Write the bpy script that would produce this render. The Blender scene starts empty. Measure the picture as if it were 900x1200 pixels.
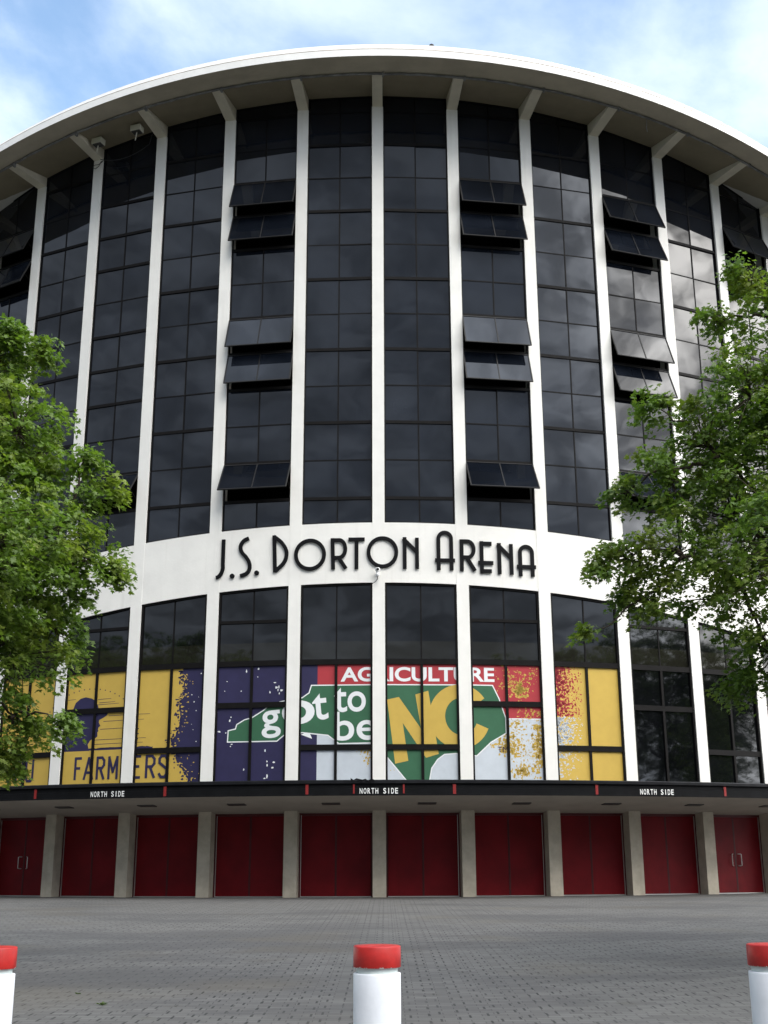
import bpy, bmesh, math, random
import numpy as np
from mathutils import Matrix, Vector
rad = math.radians
rnd = random.Random(7)

# ------------------------------------------------------------------ camera, light, exposure
scene = bpy.context.scene
COL = scene.collection
R0 = 27.2286            # plan radius of the facade
DL = 0.0998963          # angle of one bay
SP = 2.72004            # arc length of one bay

cam_d = bpy.data.cameras.new('camera')
cam = bpy.data.objects.new('camera', cam_d)
COL.objects.link(cam)
cam_d.sensor_fit = 'VERTICAL'
cam_d.sensor_height = 24.0
cam_d.lens = 1404.1 / 1200 * 24.0
cam_d.clip_end = 3000
cam.matrix_world = (Matrix.Translation((0.1803, -37.7016, 0.96)) @ Matrix.Rotation(rad(90 + 16.372), 4, 'X')
                    @ Matrix.Rotation(rad(-0.2278), 4, 'Z'))
scene.camera = cam

SUN_AZ, SUN_EL = 163.0, 49.0          # azimuth clockwise from +Y (the view direction)
sd = bpy.data.lights.new('sun', 'SUN')
sd.energy = 2.1
sd.angle = rad(28)
sd.color = (1.0, 0.965, 0.90)
sun = bpy.data.objects.new('sun', sd)
COL.objects.link(sun)
sun_dir = Vector((math.sin(rad(SUN_AZ)) * math.cos(rad(SUN_EL)), math.cos(rad(SUN_AZ)) * math.cos(rad(SUN_EL)), math.sin(rad(SUN_EL))))
sun.rotation_euler = sun_dir.to_track_quat('Z', 'Y').to_euler()
sun.location = sun_dir * 80


def nd(nt, typ, **kw):
    n = nt.nodes.new(typ)
    for k, v in kw.items():
        if isinstance(k, str) and hasattr(n, k):
            setattr(n, k, v)
    return n


def math_n(nt, op, a, b=None, c=None):
    n = nt.nodes.new('ShaderNodeMath')
    n.operation = op
    for i, v in enumerate((a, b, c)):
        if v is None:
            continue
        if isinstance(v, (int, float)):
            n.inputs[i].default_value = v
        else:
            nt.links.new(v, n.inputs[i])
    return n.outputs[0]


def mix_c(nt, fac, a, b, blend='MIX'):
    n = nt.nodes.new('ShaderNodeMix')
    n.data_type = 'RGBA'
    n.blend_type = blend
    for i, v in ((0, fac), (6, a), (7, b)):
        if isinstance(v, (int, float)):
            n.inputs[i].default_value = v
        elif isinstance(v, tuple):
            n.inputs[i].default_value = (v[0], v[1], v[2], 1)
        else:
            nt.links.new(v, n.inputs[i])
    return n.outputs[2]


def ramp(nt, fac, p0, p1):
    n = nt.nodes.new('ShaderNodeMapRange')
    n.interpolation_type = 'SMOOTHSTEP'
    n.inputs[1].default_value = p0
    n.inputs[2].default_value = p1
    nt.links.new(fac, n.inputs[0])
    return n.outputs[0]


world = bpy.data.worlds.new('World')
scene.world = world
world.use_nodes = True
nt = world.node_tree
nt.nodes.clear()
out = nt.nodes.new('ShaderNodeOutputWorld')
bg = nt.nodes.new('ShaderNodeBackground')
bg.inputs[1].default_value = 0.15
nt.links.new(bg.outputs[0], out.inputs[0])
sky = nt.nodes.new('ShaderNodeTexSky')
sky.sky_type = 'NISHITA'
sky.sun_disc = False
sky.sun_elevation = rad(SUN_EL)
sky.sun_rotation = rad(SUN_AZ)
sky.air_density = 1.0
sky.dust_density = 0.6
tc = nt.nodes.new('ShaderNodeTexCoord')
sep = nt.nodes.new('ShaderNodeSeparateXYZ')
nt.links.new(tc.outputs['Generated'], sep.inputs[0])
zc = math_n(nt, 'MAXIMUM', sep.outputs[2], 0.0)
den = math_n(nt, 'ADD', zc, 0.22)
cx_ = math_n(nt, 'DIVIDE', sep.outputs[0], den)
cy_ = math_n(nt, 'DIVIDE', sep.outputs[1], den)
cmb = nt.nodes.new('ShaderNodeCombineXYZ')
nt.links.new(cx_, cmb.inputs[0])
nt.links.new(cy_, cmb.inputs[1])
n1 = nd(nt, 'ShaderNodeTexNoise')
n1.inputs['Scale'].default_value = 2.3
n1.inputs['Detail'].default_value = 9
n1.inputs['Roughness'].default_value = 0.55
n1.inputs['Distortion'].default_value = 0.35
nt.links.new(cmb.outputs[0], n1.inputs['Vector'])
n2 = nd(nt, 'ShaderNodeTexNoise')
n2.inputs['Scale'].default_value = 7.0
n2.inputs['Detail'].default_value = 7
n2.inputs['Roughness'].default_value = 0.66
n2.inputs['Distortion'].default_value = 0.6
nt.links.new(cmb.outputs[0], n2.inputs['Vector'])
# cloud cover: thin streaky cloud ahead, thicker to the right and behind
side = ramp(nt, sep.outputs[0], -0.45, 0.35)
back = ramp(nt, sep.outputs[1], 0.55, -0.2)
cov = math_n(nt, 'MULTIPLY_ADD', side, 0.15, n1.outputs[0])
cov = math_n(nt, 'MULTIPLY_ADD', back, 0.30, cov)
cov = math_n(nt, 'ADD', cov, 0.0)
mask = ramp(nt, cov, 0.44, 0.74)
# cloud brightness: brightest to the right, away from the sun; lifted ahead and overhead
dotn = nt.nodes.new('ShaderNodeVectorMath')
dotn.operation = 'DOT_PRODUCT'
nt.links.new(tc.outputs['Generated'], dotn.inputs[0])
gl = Vector((math.sin(rad(100)), math.cos(rad(100)), 0.66)).normalized()
dotn.inputs[1].default_value = gl
glow = ramp(nt, dotn.outputs['Value'], 0.66, 1.0)
front = ramp(nt, sep.outputs[1], 0.0, 0.7)
lum = math_n(nt, 'MULTIPLY_ADD', glow, 44.0, 5.0)
lum = math_n(nt, 'MULTIPLY_ADD', front, 2.9, lum)
zen = ramp(nt, sep.outputs[2], 0.78, 0.98)
lum = math_n(nt, 'MULTIPLY_ADD', zen, 7.0, lum)
var = ramp(nt, n2.outputs[0], 0.36, 0.66)
var = math_n(nt, 'ADD', math_n(nt, 'MULTIPLY', var, math_n(nt, 'MULTIPLY_ADD', glow, 0.65, 0.70)), math_n(nt, 'MULTIPLY_ADD', glow, -0.33, 0.55))
varf = mix_c(nt, front, var, (1.0, 1.0, 1.0))
lumv = nt.nodes.new('ShaderNodeVectorMath')
lumv.operation = 'SCALE'
nt.links.new(varf, lumv.inputs[0])
nt.links.new(lum, lumv.inputs['Scale'])
tint = mix_c(nt, glow, (0.84, 0.955, 1.14), (1.0, 0.975, 0.94))
ccol = mix_c(nt, 1.0, lumv.outputs[0], tint, 'MULTIPLY')
skyc = mix_c(nt, 1.0, sky.outputs[0], (2.35, 2.35, 2.15), 'MULTIPLY')
fin = mix_c(nt, mask, skyc, ccol)
nt.links.new(fin, bg.inputs[0])

scene.view_settings.view_transform = 'Standard'
scene.view_settings.look = 'None'
scene.view_settings.exposure = 0.1
scene.view_settings.gamma = 1.0
scene.view_settings.use_curve_mapping = False
scene.cycles.max_bounces = 8
scene.cycles.use_denoising = True

# ------------------------------------------------------------------ materials


def mat(name, color, rough=0.6, spec=0.5, var=0.0, vscale=2.0, bump=0.0, bscale=20.0, metallic=0.0, streak=0.0, ior=1.5):
    m = bpy.data.materials.new(name)
    m.use_nodes = True
    t = m.node_tree
    b = t.nodes['Principled BSDF']
    b.inputs['Roughness'].default_value = rough
    b.inputs['Specular IOR Level'].default_value = spec
    b.inputs['Metallic'].default_value = metallic
    b.inputs['IOR'].default_value = ior
    b.inputs['Base Color'].default_value = (*color, 1)
    if var or bump or streak:
        co = t.nodes.new('ShaderNodeTexCoord')
    cur = None
    if var:
        n = t.nodes.new('ShaderNodeTexNoise')
        n.inputs['Scale'].default_value = vscale
        n.inputs['Detail'].default_value = 6
        n.inputs['Roughness'].default_value = 0.6
        t.links.new(co.outputs['Object'], n.inputs['Vector'])
        f = ramp(t, n.outputs[0], 0.3, 0.7)
        cur = mix_c(t, f, tuple(c * (1 - var) for c in color), tuple(min(1, c * (1 + var * 0.6)) for c in color))
    if streak:
        mp = t.nodes.new('ShaderNodeMapping')
        mp.inputs['Scale'].default_value = (5, 5, 0.28)
        t.links.new(co.outputs['Object'], mp.inputs[0])
        n = t.nodes.new('ShaderNodeTexNoise')
        n.inputs['Scale'].default_value = 1.0
        n.inputs['Detail'].default_value = 5
        t.links.new(mp.outputs[0], n.inputs['Vector'])
        f = ramp(t, n.outputs[0], 0.52, 0.78)
        f = math_n(t, 'MULTIPLY', f, streak)
        cur = mix_c(t, f, cur if cur is not None else color, tuple(c * 0.62 for c in (color[0], color[1] * 0.97, color[2] * 0.9)))
    if cur is not None:
        t.links.new(cur, b.inputs['Base Color'])
    if bump:
        n = t.nodes.new('ShaderNodeTexNoise')
        n.inputs['Scale'].default_value = bscale
        n.inputs['Detail'].default_value = 4
        t.links.new(co.outputs['Object'], n.inputs['Vector'])
        bp = t.nodes.new('ShaderNodeBump')
        bp.inputs['Strength'].default_value = bump
        bp.inputs['Distance'].default_value = 0.02
        t.links.new(n.outputs[0], bp.inputs['Height'])
        t.links.new(bp.outputs[0], b.inputs['Normal'])
    return m


WHITE = mat('white_painted_concrete', (0.78, 0.762, 0.715), 0.7, 0.3, 0.045, 1.3, 0.14, 14, streak=0.16)
FASCIA = mat('white_roof_edge', (0.83, 0.82, 0.79), 0.6, 0.3, 0.04, 2.0, 0.10, 10, streak=0.12)
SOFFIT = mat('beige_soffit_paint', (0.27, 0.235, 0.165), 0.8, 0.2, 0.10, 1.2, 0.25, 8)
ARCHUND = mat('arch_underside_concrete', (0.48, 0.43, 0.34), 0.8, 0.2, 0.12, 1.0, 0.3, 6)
BRACK = mat('bracket_concrete', (0.66, 0.61, 0.50), 0.8, 0.2, 0.08, 2.0, 0.25, 8)
PIER = mat('bare_pier_concrete', (0.46, 0.41, 0.33), 0.85, 0.2, 0.16, 2.2, 0.3, 14, streak=0.3)
CANSOF = mat('canopy_soffit_paint', (0.43, 0.39, 0.335), 0.8, 0.2, 0.08, 1.2)
BLACK = mat('black_canopy_metal', (0.005, 0.0052, 0.006), 0.6, 0.10, 0.3, 3.0)
TRIM = mat('black_canopy_trim', (0.009, 0.009, 0.0105), 0.35, 0.25, 0.35, 4.0, 0.35, 5)
FRAME = mat('dark_window_frame', (0.006, 0.0052, 0.005), 0.6, 0.12, 0.3, 4.0)
SASHF = mat('dull_sash_metal', (0.013, 0.0125, 0.0125), 0.5, 0.25, 0.2, 5.0)
INTER = mat('dark_interior', (0.006, 0.006, 0.006), 0.9, 0.1)
DOORR = mat('dark_red_door_paint', (0.140, 0.005, 0.008), 0.5, 0.12, 0.22, 1.2)
DFRAME = mat('door_frame_red', (0.07, 0.006, 0.007), 0.5, 0.3, 0.2, 2)
STEEL = mat('dull_steel', (0.50, 0.49, 0.47), 0.4, 0.5, metallic=0.6)
REDP = mat('red_divider_paint', (0.21, 0.011, 0.010), 0.5, 0.4)
LETW = mat('white_sign_letters', (0.75, 0.75, 0.73), 0.6)
LETB = mat('black_letter_metal', (0.0055, 0.0055, 0.0065), 0.6, 0.1, 0.2, 4)
PIPE = mat('grey_conduit', (0.20, 0.20, 0.20), 0.5, 0.4, 0.4, 3)
LAMPB = mat('cream_lamp_housing', (0.62, 0.60, 0.50), 0.5)
CAMW = mat('white_camera_plastic', (0.74, 0.74, 0.73), 0.35)
CAMB = mat('black_camera_dome', (0.01, 0.01, 0.01), 0.1)
CABLE = mat('black_cable', (0.02, 0.02, 0.02), 0.6)
BOLW = mat('white_bollard_paint', (0.76, 0.78, 0.82), 0.45, 0.4, 0.04, 6, 0.05, 30, streak=0.10)
BOLR = mat('red_bollard_cap_paint', (0.41, 0.018, 0.015), 0.42, 0.4, 0.22, 9, 0.04, 30)
BOLG = mat('pale_bollard_neck', (0.58, 0.65, 0.64), 0.5, 0.4, 0.08, 8)
BARK = mat('grey_brown_bark', (0.055, 0.042, 0.032), 0.9, 0.2, 0.35, 9, 0.8, 25)
RUST = mat('rusty_flashing', (0.36, 0.27, 0.19), 0.7, 0.3, 0.5, 1.5)
ROOF = mat('pale_roof_membrane', (0.55, 0.54, 0.51), 0.8)
GOLD = mat('gold_banner_film', (0.53, 0.36, 0.072), 0.55, 0.3, 0.04, 3)
NAVY = mat('navy_banner_film', (0.024, 0.021, 0.066), 0.55, 0.3, 0.1, 3)
GREEN = mat('green_banner_film', (0.036, 0.120, 0.062), 0.55, 0.3, 0.06, 3)
REDB = mat('red_banner_film', (0.38, 0.036, 0.045), 0.55, 0.3, 0.06, 3)


def wear(m, col, thr, scale, zlo=None, zhi=None, soft=0.03):
    t = m.node_tree
    b = t.nodes['Principled BSDF']
    src = b.inputs['Base Color'].links[0].from_socket
    co = t.nodes.new('ShaderNodeTexCoord')
    n = t.nodes.new('ShaderNodeTexNoise')
    n.inputs['Scale'].default_value = scale
    n.inputs['Detail'].default_value = 6
    n.inputs['Roughness'].default_value = 0.7
    t.links.new(co.outputs['Object'], n.inputs['Vector'])
    f = n.outputs[0]
    if zlo is not None:
        s_ = t.nodes.new('ShaderNodeSeparateXYZ')
        t.links.new(co.outputs['Object'], s_.inputs[0])
        w = ramp(t, s_.outputs[2], zhi, zlo)
        f = math_n(t, 'MULTIPLY_ADD', w, 0.22, math_n(t, 'SUBTRACT', f, 0.12))
    t.links.new(mix_c(t, ramp(t, f, thr, thr + soft), src, col), b.inputs['Base Color'])


wear(BOLR, (0.62, 0.60, 0.57), 0.63, 55, 0.789, 0.802)
wear(BOLR, (0.30, 0.014, 0.012), 0.55, 7, soft=0.2)
wear(BOLW, (0.50, 0.50, 0.49), 0.62, 11, soft=0.25)
wear(BOLW, (0.32, 0.31, 0.29), 0.72, 60, soft=0.03)
PALE = mat('pale_banner_film', (0.52, 0.56, 0.60), 0.55, 0.3, 0.05, 3)
WHB = mat('white_banner_film', (0.74, 0.75, 0.75), 0.55, 0.3)
LIGHTG = mat('dark_light_grille', (0.05, 0.048, 0.045), 0.5)


def glass_mat(name, base, band=False, bright=0.0):
    m = mat(name, base, 0.025, 0.5)
    t = m.node_tree
    b = t.nodes['Principled BSDF']
    co = t.nodes.new('ShaderNodeTexCoord')
    n = t.nodes.new('ShaderNodeTexNoise')
    n.inputs['Scale'].default_value = 0.9
    n.inputs['Detail'].default_value = 1
    t.links.new(co.outputs['Object'], n.inputs['Vector'])
    bp = t.nodes.new('ShaderNodeBump')
    bp.inputs['Strength'].default_value = 0.10
    bp.inputs['Distance'].default_value = 0.03
    t.links.new(n.outputs[0], bp.inputs['Height'])
    t.links.new(bp.outputs[0], b.inputs['Normal'])
    # dusty film on the outside of the panes
    d = t.nodes.new('ShaderNodeTexNoise')
    d.inputs['Scale'].default_value = 0.55
    d.inputs['Detail'].default_value = 7
    t.links.new(co.outputs['Object'], d.inputs['Vector'])
    f = ramp(t, d.outputs[0], 0.35, 0.75)
    c = mix_c(t, f, base, tuple(x * 1.9 + 0.002 for x in base))
    if band:
        s = t.nodes.new('ShaderNodeSeparateXYZ')
        t.links.new(co.outputs['Object'], s.inputs[0])
        a1 = math_n(t, 'GREATER_THAN', s.outputs[2], 7.22)
        a2 = math_n(t, 'LESS_THAN', s.outputs[2], 7.78)
        c = mix_c(t, math_n(t, 'MULTIPLY', a1, a2), c, (0.012, 0.0115, 0.0085))
    t.links.new(c, b.inputs['Base Color'])
    return m


GLASS = glass_mat('dark_tinted_glass', (0.0046, 0.0060, 0.0092))
GLASSL = glass_mat('dark_ground_storey_glass', (0.0022, 0.0025, 0.003), True)

def pave_mat():
    m = mat('grey_block_paving', (0.12, 0.12, 0.12), 0.85, 0.25)
    t = m.node_tree
    b = t.nodes['Principled BSDF']
    co = t.nodes.new('ShaderNodeTexCoord')
    s = t.nodes.new('ShaderNodeSeparateXYZ')
    t.links.new(co.outputs['Object'], s.inputs[0])
    X, Y = s.outputs[0], s.outputs[1]
    # block rows: each course 0.20 m deep, blocks 0.23 m wide
    br = t.nodes.new('ShaderNodeTexBrick')
    br.offset = 0.5
    br.inputs['Scale'].default_value = 1.0
    br.inputs['Brick Width'].default_value = 0.235
    br.inputs['Row Height'].default_value = 0.117
    br.inputs['Mortar Size'].default_value = 0.006
    br.inputs['Mortar Smooth'].default_value = 0.3
    br.inputs['Color1'].default_value = (0.094, 0.091, 0.087, 1)
    br.inputs['Color2'].default_value = (0.122, 0.119, 0.113, 1)
    br.inputs['Mortar'].default_value = (0.055, 0.053, 0.05, 1)
    t.links.new(co.outputs['Object'], br.inputs['Vector'])
    c = br.outputs['Color']
    # dark slots where the block corners meet: dashes in lines that run towards the doors
    def dashes(off, shift):
        u = math_n(t, 'MULTIPLY_ADD', X, 1 / 0.27, off)
        fu = math_n(t, 'FRACT', u)
        du = math_n(t, 'ABSOLUTE', math_n(t, 'SUBTRACT', fu, 0.5))
        iu = math_n(t, 'FLOOR', u)
        sh = math_n(t, 'MULTIPLY', math_n(t, 'MODULO', iu, 2.0), 0.5)
        v = math_n(t, 'ADD', math_n(t, 'MULTIPLY_ADD', Y, 1 / 0.47, shift), sh)
        fv = math_n(t, 'FRACT', v)
        a = math_n(t, 'LESS_THAN', du, 0.042)
        bb = math_n(t, 'LESS_THAN', fv, 0.36)
        return math_n(t, 'MULTIPLY', a, bb)
    dd = math_n(t, 'MAXIMUM', dashes(0.0, 0.0), dashes(0.37, 0.25))
    nz = t.nodes.new('ShaderNodeTexNoise')
    nz.inputs['Scale'].default_value = 0.5
    nz.inputs['Detail'].default_value = 4
    t.links.new(co.outputs['Object'], nz.inputs['Vector'])
    dd = math_n(t, 'MULTIPLY', dd, ramp(t, nz.outputs[0], 0.2, 0.55))
    c = mix_c(t, math_n(t, 'MULTIPLY', dd, 0.9), c, (0.02, 0.02, 0.019))
    # darker patches stretched across the plaza
    mp = t.nodes.new('ShaderNodeMapping')
    mp.inputs['Scale'].default_value = (0.16, 0.36, 1)
    t.links.new(co.outputs['Object'], mp.inputs[0])
    n3 = t.nodes.new('ShaderNodeTexNoise')
    n3.inputs['Scale'].default_value = 1.0
    n3.inputs['Detail'].default_value = 7
    n3.inputs['Roughness'].default_value = 0.62
    t.links.new(mp.outputs[0], n3.inputs['Vector'])
    c = mix_c(t, math_n(t, 'MULTIPLY', ramp(t, n3.outputs[0], 0.46, 0.62), 0.55), c, (0.050, 0.049, 0.050))
    n4 = t.nodes.new('ShaderNodeTexNoise')
    n4.inputs['Scale'].default_value = 0.35
    n4.inputs['Detail'].default_value = 8
    t.links.new(co.outputs['Object'], n4.inputs['Vector'])
    c = mix_c(t, math_n(t, 'MULTIPLY', ramp(t, n4.outputs[0], 0.52, 0.72), 0.4), c, (0.10, 0.088, 0.068))
    n5 = t.nodes.new('ShaderNodeTexNoise')
    n5.inputs['Scale'].default_value = 0.9
    n5.inputs['Detail'].default_value = 9
    n5.inputs['Roughness'].default_value = 0.7
    t.links.new(co.outputs['Object'], n5.inputs['Vector'])
    c = mix_c(t, math_n(t, 'MULTIPLY', ramp(t, n5.outputs[0], 0.62, 0.72), 0.4), c, (0.05, 0.047, 0.03))
    t.links.new(c, b.inputs['Base Color'])
    return m


PAVE = pave_mat()
ASPH = mat('asphalt', (0.07, 0.07, 0.07), 0.9, 0.2, 0.25, 0.2)


def leaf_mat(name, c0, c1, c2):
    m = bpy.data.materials.new(name)
    m.use_nodes = True
    t = m.node_tree
    b = t.nodes['Principled BSDF']
    b.inputs['Roughness'].default_value = 0.5
    b.inputs['Specular IOR Level'].default_value = 0.35
    g = t.nodes.new('ShaderNodeNewGeometry')
    co = t.nodes.new('ShaderNodeTexCoord')
    n = t.nodes.new('ShaderNodeTexNoise')
    n.inputs['Scale'].default_value = 1.4
    n.inputs['Detail'].default_value = 3
    t.links.new(co.outputs['Object'], n.inputs['Vector'])
    c = mix_c(t, g.outputs['Random Per Island'], c0, c1)
    c = mix_c(t, math_n(t, 'MULTIPLY', ramp(t, n.outputs[0], 0.45, 0.7), 0.7), c, c2)
    t.links.new(c, b.inputs['Base Color'])
    tr = t.nodes.new('ShaderNodeBsdfTranslucent')
    tcol = mix_c(t, 1.0, c, (1.5, 1.7, 0.8), 'MULTIPLY')
    t.links.new(tcol, tr.inputs[0])
    mx = t.nodes.new('ShaderNodeMixShader')
    mx.inputs[0].default_value = 0.36
    o = t.nodes['Material Output']
    t.links.new(b.outputs[0], mx.inputs[1])
    t.links.new(tr.outputs[0], mx.inputs[2])
    t.links.new(mx.outputs[0], o.inputs[0])
    return m


LEAF = leaf_mat('maple_leaves', (0.076, 0.130, 0.022), (0.126, 0.198, 0.032), (0.190, 0.226, 0.035))
LEAFR = leaf_mat('maple_leaves_deeper', (0.072, 0.127, 0.022), (0.122, 0.192, 0.032), (0.185, 0.212, 0.036))
WEEDM = leaf_mat('weed_leaves', (0.06, 0.10, 0.03), (0.09, 0.13, 0.04), (0.11, 0.12, 0.04))

# ------------------------------------------------------------------ mesh helpers


class MB:
    def __init__(self):
        self.v, self.f, self.m, self.mats = [], [], [], []

    def mi(self, m):
        if m not in self.mats:
            self.mats.append(m)
        return self.mats.index(m)

    def poly(self, pts, m):
        i = len(self.v)
        self.v += [tuple(p) for p in pts]
        self.f.append(tuple(range(i, i + len(pts))))
        self.m.append(self.mi(m))

    def mesh(self, verts, faces, m):
        i = len(self.v)
        self.v += [tuple(p) for p in verts]
        k = self.mi(m)
        for f in faces:
            self.f.append(tuple(j + i for j in f))
            self.m.append(k)

    def hexa(self, p, m):      # p: 8 points, bottom 4 then top 4
        self.mesh(p, [(0, 3, 2, 1), (4, 5, 6, 7), (0, 1, 5, 4), (1, 2, 6, 5), (2, 3, 7, 6), (3, 0, 4, 7)], m)

    def fbox(self, fn, u0, u1, z0, z1, d0, d1, m):   # box in a facade frame fn(u, z, d)
        self.hexa([fn(u0, z0, d0), fn(u1, z0, d0), fn(u1, z0, d1), fn(u0, z0, d1),
                   fn(u0, z1, d0), fn(u1, z1, d0), fn(u1, z1, d1), fn(u0, z1, d1)], m)

    def box(self, c, s, m, rz=0.0):
        ca, sa = math.cos(rz), math.sin(rz)
        P = []
        for z in (-1, 1):
            for x, y in ((-1, -1), (1, -1), (1, 1), (-1, 1)):
                a, b = x * s[0] / 2, y * s[1] / 2
                P.append((c[0] + a * ca - b * sa, c[1] + a * sa + b * ca, c[2] + z * s[2] / 2))
        self.hexa(P, m)

    def tube(self, pts, rads, m, n=6, caps=True):
        pts = [Vector(p) for p in pts]
        if not hasattr(rads, '__len__'):
            rads = [rads] * len(pts)
        rings = []
        for i, p in enumerate(pts):
            d = (pts[min(i + 1, len(pts) - 1)] - pts[max(i - 1, 0)]).normalized()
            a = d.orthogonal().normalized() if i == 0 else (a - d * a.dot(d)).normalized()
            b = d.cross(a)
            rings.append([p + (a * math.cos(2 * math.pi * j / n) + b * math.sin(2 * math.pi * j / n)) * rads[i] for j in range(n)])
        V = [q for r in rings for q in r]
        F = []
        for i in range(len(rings) - 1):
            for j in range(n):
                F.append((i * n + j, i * n + (j + 1) % n, (i + 1) * n + (j + 1) % n, (i + 1) * n + j))
        if caps:
            F.append(tuple(reversed(range(n))))
            F.append(tuple(range((len(rings) - 1) * n, len(rings) * n)))
        self.mesh(V, F, m)

    def lathe(self, prof, m, n=32, c=(0, 0, 0)):
        V, F = [], []
        for r, z in prof:
            for j in range(n):
                a = 2 * math.pi * j / n
                V.append((c[0] + r * math.cos(a), c[1] + r * math.sin(a), c[2] + z))
        for i in range(len(prof) - 1):
            for j in range(n):
                F.append((i * n + j, i * n + (j + 1) % n, (i + 1) * n + (j + 1) % n, (i + 1) * n + j))
        self.mesh(V, F, m)

    def build(self, name, parent=None, smooth=False):
        me = bpy.data.meshes.new(name)
        me.from_pydata(self.v, [], self.f)
        for m in self.mats:
            me.materials.append(m)
        me.polygons.foreach_set('material_index', self.m)
        if smooth:
            me.polygons.foreach_set('use_smooth', [True] * len(self.f))
        me.update()
        o = bpy.data.objects.new(name, me)
        COL.objects.link(o)
        if parent:
            o.parent = parent
        return o


def tag(o, label=None, cat=None, group=None, kind=None):
    for k, v in (('label', label), ('category', cat), ('group', group), ('kind', kind)):
        if v:
            o[k] = v
    return o


def empty(name, loc, label, cat, group=None):
    o = bpy.data.objects.new(name, None)
    COL.objects.link(o)
    o.location = loc
    o.empty_display_size = 0.3
    return tag(o, label, cat, group)


def cyl(s, z, r):
    t = s / R0
    return (math.sin(t) * (R0 + r), R0 - math.cos(t) * (R0 + r), z)


HALF = R0 * math.sin(DL / 2)


def bayfn(b, base=0.0):
    """frame of the flat bay centred on column number b: u along it, z up, d outwards"""
    t = b * DL
    rc = R0 * math.cos(DL / 2) + base
    st, ct = math.sin(t), math.cos(t)
    return lambda u, z, d: (st * (rc + d) + ct * u, R0 - ct * (rc + d) + st * u, z)


# heights that follow the arch, k = column number
CAPZ = lambda k: 27.42 - 0.050 * k * k
GTOP = lambda k: 27.96 - 0.055 * k * k
GUT = lambda k: 27.66 - 0.055 * k * k
EDGE = lambda k: 27.63 - 0.063 * k * k
ETOP = lambda k: 28.13 - 0.067 * k * k
BTOP = lambda k: 11.68 - 0.043 * k * k
BBOT = lambda k: 9.67 - 0.053 * k * k
KMAX = 8

# ------------------------------------------------------------------ ground


def gz(y):
    if y > -3:
        return 0.0
    return max(-0.56, -0.016 * (-3 - y))


gm = MB()
ys = [1500, 60, -3, -38, -90, -1500]
for a, b in zip(ys[:-1], ys[1:]):
    gm.poly([(-1500, b, gz(b) - 0.012), (1500, b, gz(b) - 0.012), (1500, a, gz(a) - 0.012), (-1500, a, gz(a) - 0.012)], ASPH)
tag(gm.build('ground'), kind='structure')
gm = MB()
ys = [6, -3, -38, -44]
for a, b in zip(ys[:-1], ys[1:]):
    gm.poly([(-45, b, gz(b)), (45, b, gz(b)), (45, a, gz(a)), (-45, a, gz(a))], PAVE)
tag(gm.build('plaza_paving'), kind='structure')

# ------------------------------------------------------------------ the arena
arena = empty('arena_building', (0, 0, 0), 'curved arena with white columns, dark glass bays, white name band and red doors', 'building')


def sweep(mb, prof, k0, k1, n, m, close=False):
    """prof: list of (r, z or z(k)); strip swept round the facade"""
    zz = lambda z, k: z(k) if callable(z) else z
    pts = [[cyl(k * SP, zz(z, k), r) for r, z in prof] for k in [k0 + (k1 - k0) * i / n for i in range(n + 1)]]
    w = len(prof)
    V = [p for row in pts for p in row]
    F = []
    for i in range(n):
        for j in range(w if close else w - 1):
            a, b = i * w + j, i * w + (j + 1) % w
            F.append((a, b, b + w, a + w))
    if close:
        F.append(tuple(range(w)))
        F.append(tuple(reversed(range(n * w, n * w + w))))
    mb.mesh(V, F, m)


# columns (painted) above the canopy, bare piers below it, brackets at the top
for k in range(-KMAX, KMAX + 1):
    fn = bayfn(k)
    off = R0 - R0 * math.cos(DL / 2)
    w = 0.2
    c = MB()
    c.fbox(fn, -w, w, 3.30, CAPZ(k), off - 0.48, off + 0.006, WHITE)
    c.build('column', arena)
    c = MB()
    c.fbox(fn, -0.205, 0.205, -0.02, 2.95, off - 0.48, off, PIER)
    c.build('pier', arena)
    c = MB()
    zc_, zg, zt = CAPZ(k), GUT(k), GTOP(k)
    hw = 0.185
    P = []
    for u in (-hw, hw):
        P += [fn(u, zc_, off + 0.002), fn(u, zg - 0.05, off + 1.58), fn(u, zg + 0.10, off + 1.58), fn(u, zt + 0.1, off - 0.3), fn(u, zc_, off - 0.3)]
    c.mesh(P, [(0, 1, 2, 3, 4), (9, 8, 7, 6, 5), (0, 5, 6, 1), (1, 6, 7, 2), (2, 7, 8, 3), (3, 8, 9, 4), (4, 9, 5, 0)], BRACK)
    c.build('bracket', arena)

# white name band
b = MB()
sweep(b, [(0.0, BBOT), (0.0, BTOP), (-0.48, BTOP), (-0.48, BBOT)], -KMAX, KMAX, 96, WHITE, True)
o = b.build('name_band', arena)

# roof edge (arch), soffits, gutter pipe, roof, rear wall, dark inside
b = MB()
sweep(b, [(2.60, EDGE), (2.60, lambda k: EDGE(k) + 0.27)], -KMAX - 1, KMAX + 1, 120, FASCIA)
sweep(b, [(2.603, lambda k: EDGE(k) + 0.268), (2.603, lambda k: EDGE(k) + 0.288)], -KMAX - 1, KMAX + 1, 120, RUST)
sweep(b, [(2.60, lambda k: EDGE(k) + 0.27), (2.585, lambda k: EDGE(k) + 0.30), (2.55, ETOP), (2.2, lambda k: ETOP(k) + 0.03)], -KMAX - 1, KMAX + 1, 120, FASCIA)
b.build('roof_edge', arena)
b = MB()
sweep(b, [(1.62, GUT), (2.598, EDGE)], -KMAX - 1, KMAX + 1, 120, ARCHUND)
b.build('arch_underside', arena)
b = MB()
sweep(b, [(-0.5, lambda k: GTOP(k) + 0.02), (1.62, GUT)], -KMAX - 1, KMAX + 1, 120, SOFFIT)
b.build('soffit', arena)
b = MB()
pr = random.Random(3)
pts = []
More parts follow.
